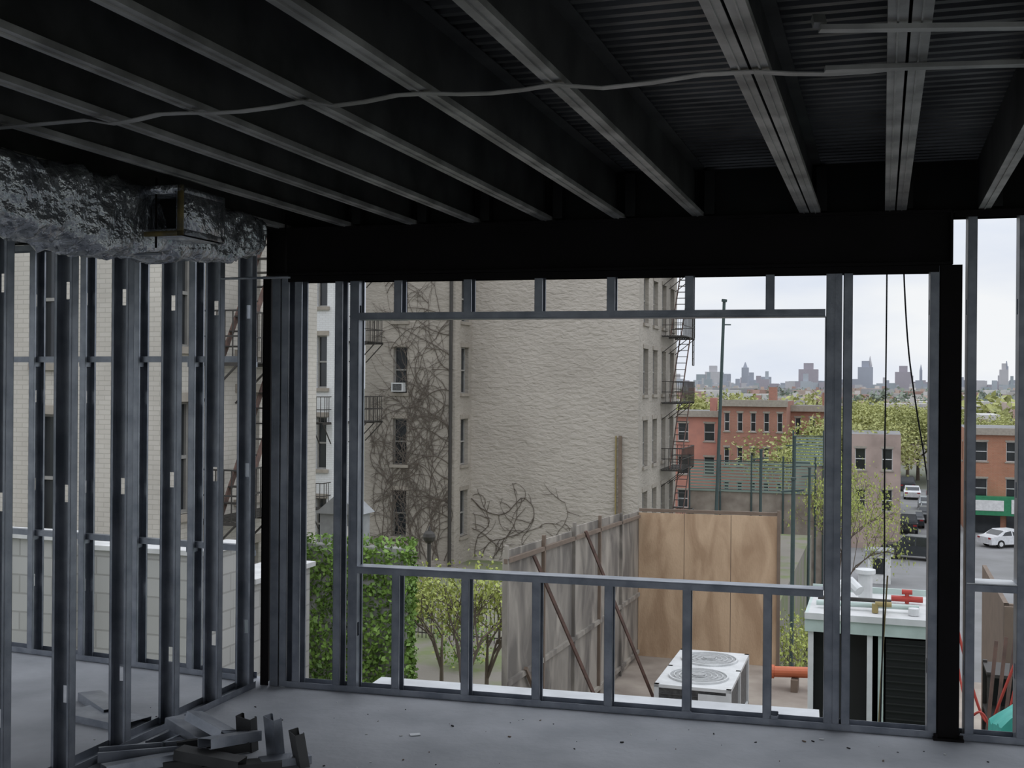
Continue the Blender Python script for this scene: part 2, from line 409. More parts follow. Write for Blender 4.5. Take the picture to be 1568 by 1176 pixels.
for it in items: offcut(*it,m=galv if rr.random()<.55 else joist_shade)
mb.build('steel_stud_offcuts')
mb=MB(); offcut(-2.02,5.72,.03,.42,-.5,.0,3.1,w=.2); offcut(-2.12,5.95,.04,.4,-.9,.0,3.1,w=.12); mb.build('sheet_metal_scrap')
mb=MB()
mb.box((-.455,5.52,.004),(.05,.03,.004),white,.3)
for i in range(140):
    x=rr.uniform(-2.,3.); y=rr.uniform(4.4,5.9-.25*x if x>-1.4 else 6); s=rr.uniform(.002,.008)
    mb.box((x,y,s*.3+.001),(s*rr.uniform(.8,3),s,s*.6),rr.choice([dark,timber,acw,dark]),rr.random()*3)
mb.build('floor_litter')

# ---------------------------------------------------------------- facade helper
def facade(mb,o,ux,n,Wd,z0,z1,ops,mw,depth=.2,sill=True,mg=glass,mf=frame):
    o=Vector((o.x,o.y,0)); xs=sorted({0,Wd,*[v for q in ops for v in q[:2]]}); zs=sorted({z0,z1,*[v for q in ops for v in q[2:]]})
    P=lambda x,z,d=0:(o.x+ux.x*x-n.x*d,o.y+ux.y*x-n.y*d,z)
    for i in range(len(xs)-1):
        for j in range(len(zs)-1):
            cx=(xs[i]+xs[i+1])/2;cz=(zs[j]+zs[j+1])/2
            if any(q[0]<cx<q[1] and q[2]<cz<q[3] for q in ops): continue
            mb.add([P(xs[i],zs[j]),P(xs[i+1],zs[j]),P(xs[i+1],zs[j+1]),P(xs[i],zs[j+1])],[(0,1,2,3)],mw)
    for (x0,x1,a,b) in ops:
        for (p,q) in(((x0,a),(x1,a)),((x1,a),(x1,b)),((x1,b),(x0,b)),((x0,b),(x0,a))):
            mb.add([P(*p),P(*q),P(*q,depth),P(*p,depth)],[(0,1,2,3)],mw)
        mb.add([P(x0,a,depth),P(x1,a,depth),P(x1,b,depth),P(x0,b,depth)],[(0,1,2,3)],mg)
        def fb(u0,u1,v0,v1,d0,d1,m):
            mb.hexa([P(u0,v0,d0),P(u1,v0,d0),P(u1,v0,d1),P(u0,v0,d1),P(u0,v1,d0),P(u1,v1,d0),P(u1,v1,d1),P(u0,v1,d1)],m)
        f=.05; m_=(a+b)/2
        fb(x0,x0+f,a,b,depth-.05,depth,mf); fb(x1-f,x1,a,b,depth-.05,depth,mf); fb(x0+f,x1-f,a,a+f,depth-.05,depth,mf); fb(x0+f,x1-f,b-f,b,depth-.05,depth,mf)
        fb(x0+f,x1-f,m_-.03,m_+.03,depth-.06,depth,mf)
        if sill:
            fb(x0-.1,x1+.1,a-.12,a,-.08,.05,stone); fb(x0-.08,x1+.08,b,b+.16,-.03,.02,stone)
def solid(mb,a0,a1,b0,b1_,z0,z1,m):
    mb.hexa([G(a0,b0,z0),G(a1,b0,z0),G(a1,b1_,z0),G(a0,b1_,z0),G(a0,b0,z1),G(a1,b0,z1),G(a1,b1_,z1),G(a0,b1_,z1)],m)

def fire_escape(mb,p0,u,nn,length,dep,levels,m=iron,stairs=True):
    def Pt(x,d,z): q=p0+u*x+nn*d; return (q.x,q.y,z)
    for li,z in enumerate(levels):
        k=0.
        while k<=dep+.001: mb.bar(Pt(0,k,z),Pt(length,k,z),.05,.02,m); k+=.11
        for x in(0,length*.5,length): mb.bar(Pt(x,0,z-.04),Pt(x,dep,z-.04),.04,.06,m); mb.bar(Pt(x,dep,z-.04),Pt(x,0,z-.75),.03,.03,m)
        for h in(.45,.9):
            mb.bar(Pt(0,dep,z+h),Pt(length,dep,z+h),.03,.03,m); mb.bar(Pt(0,0,z+h),Pt(0,dep,z+h),.03,.03,m); mb.bar(Pt(length,0,z+h),Pt(length,dep,z+h),.03,.03,m)
        x=0
        while x<=length+.01: mb.bar(Pt(x,dep,z),Pt(x,dep,z+.9),.018,.018,m); x+=.16
        d=.16
        while d<dep: mb.bar(Pt(0,d,z),Pt(0,d,z+.9),.018,.018,m); mb.bar(Pt(length,d,z),Pt(length,d,z+.9),.018,.018,m); d+=.16
        if stairs and li+1<len(levels):
            z2=levels[li+1]
            for d in(dep*.35,dep*.85): mb.bar(Pt(length*.1,d,z),Pt(length*.85,d,z2),.03,.12,rust)
            ns=10
            for s_ in range(1,ns):
                t=s_/ns; mb.bar(Pt(length*(.1+.75*t),dep*.35,z+(z2-z)*t),Pt(length*(.1+.75*t),dep*.85,z+(z2-z)*t),.18,.025,m)

# ---------------------------------------------------------------- central tan apartment building
mb=MB()
GZ=-5.5
rows=[(3.16-1.85+2.87*k,3.16+2.87*k) for k in(-2,-1,0,1,2)]
zt=11.5
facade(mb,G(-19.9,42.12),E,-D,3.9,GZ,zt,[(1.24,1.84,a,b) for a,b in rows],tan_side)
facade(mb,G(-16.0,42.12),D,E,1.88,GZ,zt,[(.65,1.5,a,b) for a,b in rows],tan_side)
facade(mb,G(-16.0,44.0),E,-D,6.94,GZ,zt,[],tan_st)
ops=[]
for x in(.9,2.9,4.9,6.9):
    for a,b in rows: ops.append((x,x+1.0,a,b))
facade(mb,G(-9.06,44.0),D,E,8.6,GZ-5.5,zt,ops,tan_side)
mb.add([G(-19.9,42.12,zt),G(-16,42.12,zt),G(-16,44,zt),G(-9.06,44,zt),G(-9.06,52.6,zt),G(-19.9,52.6,zt)],[(0,1,2,3,4,5)],capm)
mb.add([G(-19.9,42.12,GZ),G(-19.9,52.6,GZ),G(-19.9,52.6,zt),G(-19.9,42.12,zt)],[(0,1,2,3)],tan_side)
mb.add([G(-9.06,52.6,-11),G(-19.9,52.6,-11),G(-19.9,52.6,zt),G(-9.06,52.6,zt)],[(0,1,2,3)],tan_side)
mb.cyl(G(-16.15,42.0,GZ),G(-16.15,42.0,zt),.07,iron,8)
mb.bar(G(-9.75,43.9,-6),G(-9.75,43.9,-.3),.12,.12,timber); mb.bar(G(-9.93,43.93,-5),G(-9.93,43.93,-.3),.05,.05,cabley)
solid(mb,-18.62,-18.12,41.85,42.25,1.36,1.72,acw); solid(mb,-18.56,-18.18,41.84,41.85,1.41,1.67,acg)
mb.build('tan_apartment_building')
mb=MB(); fire_escape(mb,G(-9.0,48.6),D,E,3.2,.9,[rows[k][0]-.35 for k in(0,1,2,3,4)])
for x in(51.2,51.6): mb.bar(G(-8.1,x,2.6),G(-8.1,x,7.5),.04,.04,iron)
z=2.6
while z<7.5: mb.bar(G(-8.1,51.2,z),G(-8.1,51.6,z),.03,.03,iron); z+=.3
mb.build('fire_escape')

cu=bpy.data.curves.new('climbing_vine','CURVE'); cu.dimensions='3D'; cu.bevel_depth=.011; cu.bevel_resolution=1
vr=random.Random(11)
def vine(a,z,ang,L,b,curv,depth=0,amin=-99,amax=99):
    pts=[];x,y=a,z;step=.15
    n=int(L/step)
    for i in range(n):
        pts.append((x,y)); ang+=curv*step+vr.gauss(0,.12)
        x+=math.cos(ang)*step; y+=math.sin(ang)*step
        if not(amin<x<amax) or y<GZ: break
        if depth<3 and vr.random()<.15: vine(x,y,ang+vr.choice([-1,1])*vr.uniform(.4,.9),L*.55*vr.uniform(.5,1),b,vr.gauss(0,.6),depth+1,amin,amax)
    if len(pts)<3: return
    sp=cu.splines.new('POLY'); sp.points.add(len(pts)-1)
    for i,(x,y) in enumerate(pts):
        q=G(x,b,y); sp.points[i].co=(q.x,q.y,q.z,1); sp.points[i].radius=max(.45,(1.3-i/len(pts))*(1.3-.3*depth))
for i in range(6): vine(-16.4-.25*i,-5.3,1.5+.08*i,12,42.09,vr.uniform(-.02,.16),0,-19.7,-16.05)
for i in range(5): vine(-17.5-.4*i,-5.3,1.6,8,42.09,vr.uniform(-.3,.3),0,-19.7,-16.05)
for z in(-3.0,0.0,2.8,-1.5,4.2,1.4):
    vine(-16.2,z,2.6,4.5,42.09,.45,0,-19.7,-16.05); vine(-16.2,z-.6,2.9,4,42.09,-.5,0,-19.7,-16.05)
def stem(P,r=1.4):
    S=[]
    for i in range(len(P)-1):
        p0=P[max(i-1,0)];p1=P[i];p2=P[i+1];p3=P[min(i+2,len(P)-1)]
        for k in range(6):
            t=k/6
            S.append(tuple(.5*((2*p1[j])+(-p0[j]+p2[j])*t+(2*p0[j]-5*p1[j]+4*p2[j]-p3[j])*t*t+(-p0[j]+3*p1[j]-3*p2[j]+p3[j])*t**3) for j in(0,1)))
    S.append(P[-1])
    sp=cu.splines.new('POLY'); sp.points.add(len(S)-1)
    for i,(x,y) in enumerate(S):
        q=G(x+vr.gauss(0,.012),43.97,y+vr.gauss(0,.012)); sp.points[i].co=(q.x,q.y,q.z,1); sp.points[i].radius=r*(1-.5*i/len(S))
        if i%4==2:
            ang=vr.uniform(0,6.28); vine(x,y,ang,vr.uniform(.5,1.6),43.97,vr.gauss(0,1.2),1,-15.95,-9.2)
stem([(-15.95,-3.0),(-15.3,-3.5),(-14.5,-3.55),(-13.8,-2.9),(-13.3,-3.3),(-13.4,-3.9),(-13.9,-4.3),(-14.2,-3.9)],1.8)
stem([(-15.5,-5.4),(-15.2,-4.8),(-14.4,-4.5),(-13.5,-4.2),(-12.9,-4.0)],1.8)
stem([(-15.8,-5.4),(-15.7,-4.6),(-15.2,-4.0),(-15.4,-3.3),(-15.7,-2.6)],1.6)
stem([(-15.0,-5.4),(-14.6,-4.7),(-14.1,-4.0),(-14.0,-3.1),(-14.2,-2.3)],1.6)
stem([(-14.5,-5.4),(-13.8,-4.9),(-12.9,-4.7),(-12.3,-4.9)],1.4)
stem([(-15.9,-4.2),(-15.3,-4.5),(-14.7,-5.0),(-14.0,-5.3)],1.4)
stem([(-13.0,-5.3),(-12.4,-4.4),(-11.9,-3.6),(-12.0,-3.0)],1.2)
cu.materials.append(vine_m); vo=bpy.data.objects.new('climbing_vine',cu); scene.collection.objects.link(vo)

# ---------------------------------------------------------------- left tan brick building
mb=MB()
facade(mb,G(-24,16.8),E,-D,12.5,GZ,9,[(x,x+.55,a+.1,b+.3) for x in(1,5,9.6) for a,b in [(-1.3,.8),(1.9,4.0),(4.9,6.9)]],tan_br)
facade(mb,G(-11.5,16.8),D,E,4.85,GZ,9,[(.2,.62,-.6,1.35),(2.0,2.8,-.5,1.5),(.2,.62,2.3,4.2),(2.0,2.8,2.3,4.3),(2.0,2.8,-3.4,-1.4),(3.6,3.9,2.3,4.3)],tan_br)
mb.add([G(-24,16.8,9),G(-11.5,16.8,9),G(-11.5,21.65,9),G(-24,21.65,9)],[(0,1,2,3)],capm)
mb.add([G(-11.5,21.65,GZ),G(-24,21.65,GZ),G(-24,21.65,9),G(-11.5,21.65,9)],[(0,1,2,3)],tan_br)
solid(mb,-11.5,-11.35,21.2,21.65,GZ,9,tan_br)
mb.build('tan_brick_building')
mb=MB(); fire_escape(mb,G(-11.45,17.5),D,E,2.3,.75,[-.75,2.05,4.85]); mb.build('fire_escape')

mb=MB()
facade(mb,G(-24,36.3),E,-D,5.6,GZ,9,[(x,x+.42,a+.2,b+.2) for x in(4.95,) for a,b in rows[:4]],white_wall)
facade(mb,G(-18.4,36.3),D,E,2.2,GZ,9,[],white_wall)
mb.add([G(-24,36.3,9),G(-18.4,36.3,9),G(-18.4,38.5,9),G(-24,38.5,9)],[(0,1,2,3)],capm)
mb.build('white_building')
mb=MB(); fire_escape(mb,G(-18.35,37.5),D,E,1.4,.7,[.3,3.2,6.0],stairs=False); fire_escape(mb,G(-19.3,36.2),E,-D,.9,.6,[-2.7,.3],stairs=False); mb.build('fire_escape')

mb=MB()
solid(mb,-16,-6.79,10.4,10.65,GZ,-.13,block); solid(mb,-6.99,-6.791,10.65,11.25,GZ,-.13,block)
solid(mb,-16,-7.0,10.66,11.0,GZ,-.9,roofm); solid(mb,-16,-6.79,11.05,11.25,GZ,-.13,block)
solid(mb,-16,-6.76,10.37,10.68,-.13,-.08,capm); solid(mb,-7.04,-6.76,10.68,11.3,-.13,-.08,capm)
solid(mb,-9.4,-8.3,10.1,10.4,GZ,.0,block); solid(mb,-9.45,-8.25,10.05,10.45,.0,.06,capm)
solid(mb,-7.6,-7.1,12.0,13.4,GZ,-.7,block); solid(mb,-7.66,-7.04,11.95,13.45,-.7,-.64,capm)
mb.build('concrete_block_wall')

mb=MB()
solid(mb,-13.5,-12.45,26,26.7,GZ,-1.6,shing)
mb.hexa([G(-13.6,25.9,-1.6),G(-12.35,25.9,-1.6),G(-12.35,26.8,-1.6),G(-13.6,26.8,-1.6),G(-13.0,25.9,-1.1),G(-12.95,25.9,-1.1),G(-12.95,26.8,-1.1),G(-13.0,26.8,-1.1)],shing)
solid(mb,-12.9,-12.6,25.97,26,-2.5,-1.9,sign_w)
mb.build('garden_shed')

# ---------------------------------------------------------------- ground
mb=MB(); mb.box((200,900,-11.5),(5000,3000,1),farg); mb.build('ground_far')
mb=MB(); mb.box(G(25,95,-10.98),(70,110,.1),asphalt,GA); mb.build('parking_lot_ground')
mb=MB(); solid(mb,-40,-3.2,7.6,57,-11,GZ,grass); mb.build('yard_ground')
mb=MB(); solid(mb,-3.95,2.4,7.4,18.8,-11,-2.8,roofm); solid(mb,-3.1,-2.2,11,13,-2.8,-2.79,conc); mb.build('low_roof')

mb=MB()
iv=random.Random(5)
a0_,a1_=-11.6,-8.55; bI=20.0
solid(mb,a0_,a1_,bI,bI+.3,GZ,-1.45,block)
for i in range(9000):
    a=iv.uniform(a0_-.1,a1_+.12); z=iv.uniform(GZ,-1.25); d=bI-.05-abs(iv.gauss(0,.09))-.05*math.sin(a*5+z*3)
    if z>-1.45: d=bI+iv.uniform(-.15,.35)
    mb.leaf(G(a,d,z),iv.uniform(.035,.07),ivy,iv)
for i in range(900): mb.leaf(G(a1_+abs(iv.gauss(0,.06)),bI+iv.uniform(0,.3),iv.uniform(GZ,-1.3)),.055,ivy,iv)
mb.build('ivy_covered_wall')

# ---------------------------------------------------------------- trees
def branches(mb,p,d,L,r,lev,out,rr,m=bark,spread=.6):
    q=p+d*L; mb.cyl(p,q,r,m,6 if lev>2 else 4,r*.62,caps=False)
    if lev<=1: out.append(q)
    if lev==0: return
    for i in range(3):
        nd=(d+Vector((rr.gauss(0,spread),rr.gauss(0,spread),rr.gauss(.1,.3)))).normalized()
        branches(mb,p+d*L*rr.uniform(.6,1),nd,L*rr.uniform(.6,.88),r*.6,lev-1,out,rr,m,spread)
def tree_mesh(seed,h,lev,nleaf,lsize,lspread,lm,trunk=.3,thick=.015):
    rr=random.Random(seed); mb=MB(); out=[]
    branches(mb,Vector((0,0,0)),Vector((0,0,1)),h*trunk,h*thick,lev,out,rr)
    for q in out:
        for i in range(nleaf): mb.leaf(q+Vector((rr.gauss(0,lspread),rr.gauss(0,lspread),rr.gauss(0,lspread*.8))),lsize*rr.uniform(.6,1.3),lm,rr)
    return mb
o=tree_mesh(1,10,5,22,.115,.5,olive,.27).build('street_tree'); t1=o.data
zmax=max(v.co.z for v in t1.vertices)
t2o=tree_mesh(21,10,5,8,.085,.42,spring,.27,.010).build('budding_tree'); t2=t2o.data; zmax2=max(v.co.z for v in t2.vertices)
def place(ob,x,y,zb,ztop,zm,wid=1.,rot=0):
    s=(ztop-zb)/zm; ob.location=(x,y,zb); ob.scale=(s*wid,s*wid,s); ob.rotation_euler=(0,0,rot)
first=True; tr=random.Random(9)
TL=[(27.0,97,-11,-.1),(30.5,112,-11,-.1),(35,120,-11,.1),(46,148,-11,.0),(49,152,-11,-.4),(52,150,-11,.2),(55.5,156,-11,-.1),(58,150,-11,-.8),(44,158,-11,.3),(54,165,-11,.2),(60,160,-11,-1),(66,155,-11,-2),(72,165,-11,-1.6),(77,160,-11,-1.6),(23,135,-11,1.6),(27,150,-11,1.3),(36,140,-11,-.2),(40,150,-11,.0),(82,160,-11,-2),(47.5,156,-11,.4),(50.5,160,-11,.4)]
for (x,y,zb,zt_) in TL:
    if first: ob=o; first=False
    else:
        ob=bpy.data.objects.new('street_tree',t1); scene.collection.objects.link(ob)
    place(ob,x,y,zb,zt_,zmax,1.2,tr.random()*6)
first=True
for (x,y,zb,zt_,w) in((16.4,57.5,-11,-1.6,.55),(8.1,29,-11,-3.6,.6),(19.4,68,-11,-.5,.6),(9.6,36,-11,-4.2,.6),(5.4,21.8,-11,-3.6,.45),(6.1,22.5,-11,-4.0,.45),(19.6,74,-11,-.5,.5),(17.8,64,-11,-2.2,.55)):
    if first: ob=t2o; first=False
    else:
        ob=bpy.data.objects.new('budding_tree',t2); scene.collection.objects.link(ob)
    place(ob,x,y,zb,zt_,zmax2,w,tr.random()*6)
mbt=tree_mesh(4,4.2,4,11,.05,.2,spring,.28); so=mbt.build('yard_sapling'); zm=max(v.co.z for v in so.data.vertices); place(so,-.95,23.0,GZ,-1.7,zm,.8,.5)
for (x,y,zt_) in((-1.55,26,-2.4),(-.5,25.0,-2.2)):
    ob=bpy.data.objects.new('yard_sapling',so.data); scene.collection.objects.link(ob); place(ob,x,y,GZ,zt_,zm,.9,x*3)
mb=MB(); sr=random.Random(8)
for cx,cy,rad in((-2.3,20.2,.45),(-1.4,21,.5),(-.5,20.6,.5),(-2.6,24,.6),(-1.2,29,.8),(-3.0,34,.9)):
    for k in range(5): mb.cyl((cx,cy,GZ),(cx+sr.gauss(0,.3),cy+sr.gauss(0,.3),GZ+rad),.02,bark,5,.01)
    for k in range(700):
        v=Vector((sr.gauss(0,1),sr.gauss(0,1),sr.gauss(0,1))).normalized()*rad*sr.uniform(.6,1.05); mb.leaf((cx+v.x,cy+v.y,GZ+rad*.9+v.z),.05,spring if k%3==0 else ivy,sr)
mb.build('garden_shrubs')

mb=MB()
x,y=-2.5,35
mb.cyl((x,y,GZ),(x,y,-3.2),.06,iron,8); mb.cyl((x,y,GZ),(x,y,-5.1),.12,iron,8,.07)
for i in range(6):
    a0=math.pi*i/6;a1=math.pi*(i+1)/6
    mb.cyl((x,y,-3.0-.2*math.cos(a0)),(x,y,-3.0-.2*math.cos(a1)),max(.2*math.sin(a0),.01),iron,12,max(.2*math.sin(a1),.01),False)
mb.cyl((x,y,-2.82),(x,y,-2.65),.06,iron,8,.005); mb.build('garden_lamp_post')
mb=MB()
for i in range(46):
    q=G(-14.5+.12*i,30,GZ); mb.bar(q,(q.x,q.y,GZ+1.1),.02,.02,iron); mb.cyl((q.x,q.y,GZ+1.1),(q.x,q.y,GZ+1.2),.02,iron,4,.002)
for h in(.15,.95): mb.bar(G(-14.5,30,GZ+h),G(-9.1,30,GZ+h),.03,.03,iron)
mb.build('iron_fence')

# ---------------------------------------------------------------- plywood hoarding around roof
mb=MB()
af=-3.86
def topz(b): return -.09-(b-11.5)*.043
b=11.62; i=0
while b<18.6:
    b2=min(b+1.42,18.72); up=.05 if 14.0<b<17 else 0
    zt0,zt1=topz(b)+up,topz(b2)+up
    mb.hexa([G(af,b+.005,-2.8),G(af+.02,b+.005,-2.8),G(af+.02,b2-.005,-2.8),G(af,b2-.005,-2.8),G(af,b+.005,zt0),G(af+.02,b+.005,zt0),G(af+.02,b2-.005,zt1),G(af,b2-.005,zt1)],greyply)
    mb.bar(G(af+.04,b+.03,-2.8),G(af+.04,b+.03,zt0+.06),.05,.04,timber if i%2 else greyply)
    b=b2;i+=1
for z in(-2.6,-1.65): mb.bar(G(af+.04,11.62,z+.12),G(af+.04,18.7,z-.12),.04,.06,greyply)
mb.bar(G(af+.04,11.62,-.2),G(af+.04,18.7,-.48),.04,.05,timber)
for b,bt in((12.6,.9),(15.0,.8)): mb.bar(G(af+.06,b,-.28),G(af+.9,b+bt,-2.78),.035,.035,rust)
mb.bar(G(af+.06,12.3,-1.5),G(af+.08,13.6,-2.75),.04,.04,timber)
mb.build('weathered_plywood_fence')
mb=MB()
bb=18.74
xs=[-3.84,-3.08,-2.32,-1.58]
for j in range(3):
    h0=-.42+.01*j
    mb.hexa([G(xs[j]+.005,bb,-2.8),G(xs[j+1]-.005,bb,-2.8),G(xs[j+1]-.005,bb+.025,-2.8),G(xs[j]+.005,bb+.025,-2.8),G(xs[j]+.005,bb,h0),G(xs[j+1]-.005,bb,h0+.008),G(xs[j+1]-.005,bb+.025,h0+.008),G(xs[j]+.005,bb+.025,h0)],ply)
    mb.bar(G(xs[j],bb+.03,-2.8),G(xs[j],bb+.03,-.42),.05,.03,timber)
mb.bar(G(-3.84,bb+.06,-.38),G(-1.56,bb+.06,-.36),.05,.05,timber); mb.bar(G(-1.56,bb,-2.8),G(-1.56,bb,-.3),.05,.05,timber)
for z in(-1.0,-2.2): mb.bar(G(-3.84,bb+.05,z),G(-1.56,bb+.05,z),.04,.07,timber)
mb.build('plywood_fence')

mb=MB()
def gb(a0,a1,b0,b1_,z0,z1,m): solid(mb,a0,a1,b0,b1_,z0,z1,m)
a0,a1,b0,b1_=-2.68,-1.73,14.1,16.1; zb=-2.74;zt2=-2.02
gb(a0+.03,a1-.03,b0+.03,b1_-.03,zb+.08,zt2-.04,acg)
gb(a0,a1,b0,b1_,zt2-.04,zt2,acw); gb(a0,a1,b0,b1_,zb,zb+.08,acw)
for aa in(a0,a1-.06):
    for b_ in(b0,(b0+b1_)/2-.03,b1_-.06): gb(aa,aa+.06,b_,b_+.06,zb,zt2,acw)
for z in [zb+.1+.05*k for k in range(11)]:
    gb(a0+.01,a0+.03,b0+.06,b1_-.06,z,z+.008,acw); gb(a0+.06,a1-.06,b0+.01,b0+.03,z,z+.008,acg)
gb(a0+.55,a1-.06,b0-.005,b0+.02,zb+.1,zt2-.08,acw)
for cbp in(b0+.52,b1_-.52):
    ctr=G((a0+a1)/2,cbp,zt2); R1,R2=.38,.36; n_=28
    vs=[];fs=[]
    for k in range(n_):
        t=6.2832*k/n_
        for r,z in((R1,0),(R1,.025),(R2,.025),(R2,.0)): vs.append((ctr.x+r*math.cos(t),ctr.y+r*math.sin(t),ctr.z+z+.001))
    for k in range(n_):
        a=4*k;b=4*((k+1)%n_)
        for j in range(3): fs.append((a+j,b+j,b+j+1,a+j+1))
    mb.add(vs,fs,acw)
    mb.cyl(ctr+Vector((0,0,.002)),ctr+Vector((0,0,.008)),R2,acf,28)
    for r in(.1,.17,.24,.31):
        for k in range(20):
            t=6.2832*k/20;u=6.2832*(k+1)/20
            mb.bar(ctr+Vector((r*math.cos(t),r*math.sin(t),.025)),ctr+Vector((r*math.cos(u),r*math.sin(u),.025)),.008,.008,acw)
    mb.cyl(ctr+Vector((0,0,.008)),ctr+Vector((0,0,.035)),.08,acf,12)
for b_ in(b0+.1,b1_-.2): gb(a0-.05,a1+.05,b_,b_+.12,-2.8,-2.74,timber)
mb.build('rooftop_condenser_unit')
mb=MB()
for (a,b,w,d,h) in((-1.55,14.0,.25,.35,.22),(-1.45,13.4,.35,.3,.12),(-1.1,13.9,.25,.3,.3),(-1.3,12.9,.5,.3,.1)):
    mb.box(G(a,b,-2.8+h/2),(w,d,h),white,GA+.3*a,None); mb.box(G(a,b,-2.8+h+.01),(w*1.05,d*1.05,.02),acw,GA+.3*a)
mb.build('stacked_paver_blocks',bevel=.01)
mb=MB(); mb.cyl(G(-1.5,17.4,-2.55),G(-.6,17.4,-2.5),.08,pipe_o,14); mb.cyl(G(-.6,17.4,-2.5),G(-.45,17.4,-2.8),.08,pipe_o,14); mb.cyl(G(-1.5,17.4,-2.55),G(-1.55,17.4,-2.55),.10,pipe_o,14); mb.cyl(G(-.75,17.4,-2.5),G(-.68,17.4,-2.5),.10,pipe_o,14)
mb.box(G(-1.2,17.4,-2.71),(.1,.3,.18),timber,GA)
mb.build('orange_drain_pipe')

mb=MB()
a0,a1,b0,b1_=-.66,.56,11.3,12.6; zt2=-.47
gb(a0,a1,b0,b1_,zt2-.02,zt2,capm)
gb(a0-.03,a1+.03,b0-.03,b0,zt2-.17,zt2-.0,teal); gb(a0-.03,a0,b0,b1_,zt2-.17,zt2,teal); gb(a1,a1+.03,b0,b1_,zt2-.17,zt2,teal); gb(a0-.03,a1+.03,b1_,b1_+.03,zt2-.17,zt2+.06,teal)
gb(a0-.03,a1+.03,b0-.05,b0-.03,zt2-.05,zt2+.01,acw)
for a in(a0,-.12,-.02,a1-.05): gb(a,a+.05,b0,b0+.05,-2.8,zt2-.17,acw if a!=-.02 else teal)
gb(a0,a0+.05,b1_-.05,b1_,-2.8,zt2-.17,acw); gb(a1-.05,a1,b1_-.05,b1_,-2.8,zt2-.17,acw)
gb(a0+.05,-.12,b0+.2,b0+.22,-2.8,zt2-.17,meshm); gb(a0+.02,a0+.04,b0+.05,b1_-.05,-2.8,zt2-.17,meshm); gb(a1-.04,a1-.02,b0+.05,b1_-.05,-2.8,zt2-.17,meshm)
gb(.05,a1-.05,b0+.03,b0+.04,-2.8,zt2-.2,meshm); gb(a0,a1,b1_-.04,b1_-.02,-2.8,zt2-.17,meshm)
k=-2.75
while k<zt2-.25: gb(.05,a1-.05,b0+.005,b0+.02,k,k+.012,meshm); k+=.07
gb(.42,.46,b0-.005,b0+.005,-1.75,-1.70,red_p)
mb.build('mechanical_enclosure')
mb=MB()
def pp(p,q,r,m,n=10): mb.cyl(G(*p),G(*q),r,m,n)
pp((-.42,11.8,-.465),(-.42,11.8,-.30),.04,acw); pp((-.42,11.8,-.30),(-.30,11.9,-.24),.05,acw); pp((-.30,11.9,-.24),(-.2,11.8,-.32),.055,acw)
pp((-.15,12.2,-.465),(-.15,12.2,-.20),.07,acw,14); pp((-.15,12.2,-.20),(-.15,12.2,-.16),.10,acw,14)
pp((-.6,11.6,-.42),(.35,11.6,-.41),.025,teal); pp((-.6,11.9,-.42),(.1,11.9,-.42),.02,iron); pp((.1,12.1,-.42),(.4,12.1,-.42),.03,red_p); pp((.25,12.1,-.465),(.25,12.1,-.36),.02,red_p); pp((.2,12.1,-.35),(.3,12.1,-.35),.025,red_p)
pp((.3,11.5,-.465),(.3,11.5,-.40),.05,acw); pp((-.05,11.5,-.465),(-.05,11.5,-.38),.03,cabley); pp((-.05,11.5,-.38),(.1,11.5,-.38),.025,cabley)
mb.build('rooftop_pipes')

mb=MB()
gb(1.25,2.3,13.2,13.25,-2.8,-.6,timber)
for k in range(6): gb(1.25+.18*k,1.40+.18*k,13.15,13.19,-2.8,-.62+.04*(k%2),rust if k%3 else timber)
gb(1.25,1.3,13.2,16,-2.8,-.6,timber)
mb.build('wooden_hoarding')
mb=MB()
for k in range(3): mb.bar(G(.76+.07*k,10.7+.15*k,-2.8),G(.98+.1*k,11.0+.2*k,-.55),.03,.03,rust)
for a_ in(.95,1.35):
    for b_ in(11.5,12.0): gb(a_,a_+.04,b_,b_+.04,-2.8,-.95,iron)
for z in(-1.0,-1.4,-1.8,-2.2,-2.6): gb(.95,1.39,11.5,12.04,z,z+.03,iron)
gb(1.0,1.35,11.95,11.97,-2.8,-1.0,meshm)
mb.build('scrap_steel_rack')
mb=MB(); vs=[];fs=[];n_=14
for i in range(n_+1):
    for j in range(n_+1):
        u,v=i/n_,j/n_; h=-.50-.75*abs(u-.5)**1.2-.25*v+.04*noise.noise(Vector((u*6,v*6,0)))
        vs.append(G(.86+.9*u,9.2+1.1*v,h))
for i in range(n_):
    for j in range(n_): a=i*(n_+1)+j; fs.append((a,a+1,a+n_+2,a+n_+1))
mb.add(vs,fs,tarp)
for i in range(n_):
    for (p,q) in((i*(n_+1),(i+1)*(n_+1)),(i,i+1),(i*(n_+1)+n_,(i+1)*(n_+1)+n_),(n_*(n_+1)+i,n_*(n_+1)+i+1)):
        a=vs[p];b=vs[q]; mb.add([a,b,(b[0],b[1],-2.8),(a[0],a[1],-2.8)],[(0,1,2,3)],tarp)
mb.build('tarp_covered_pile',smooth=True)

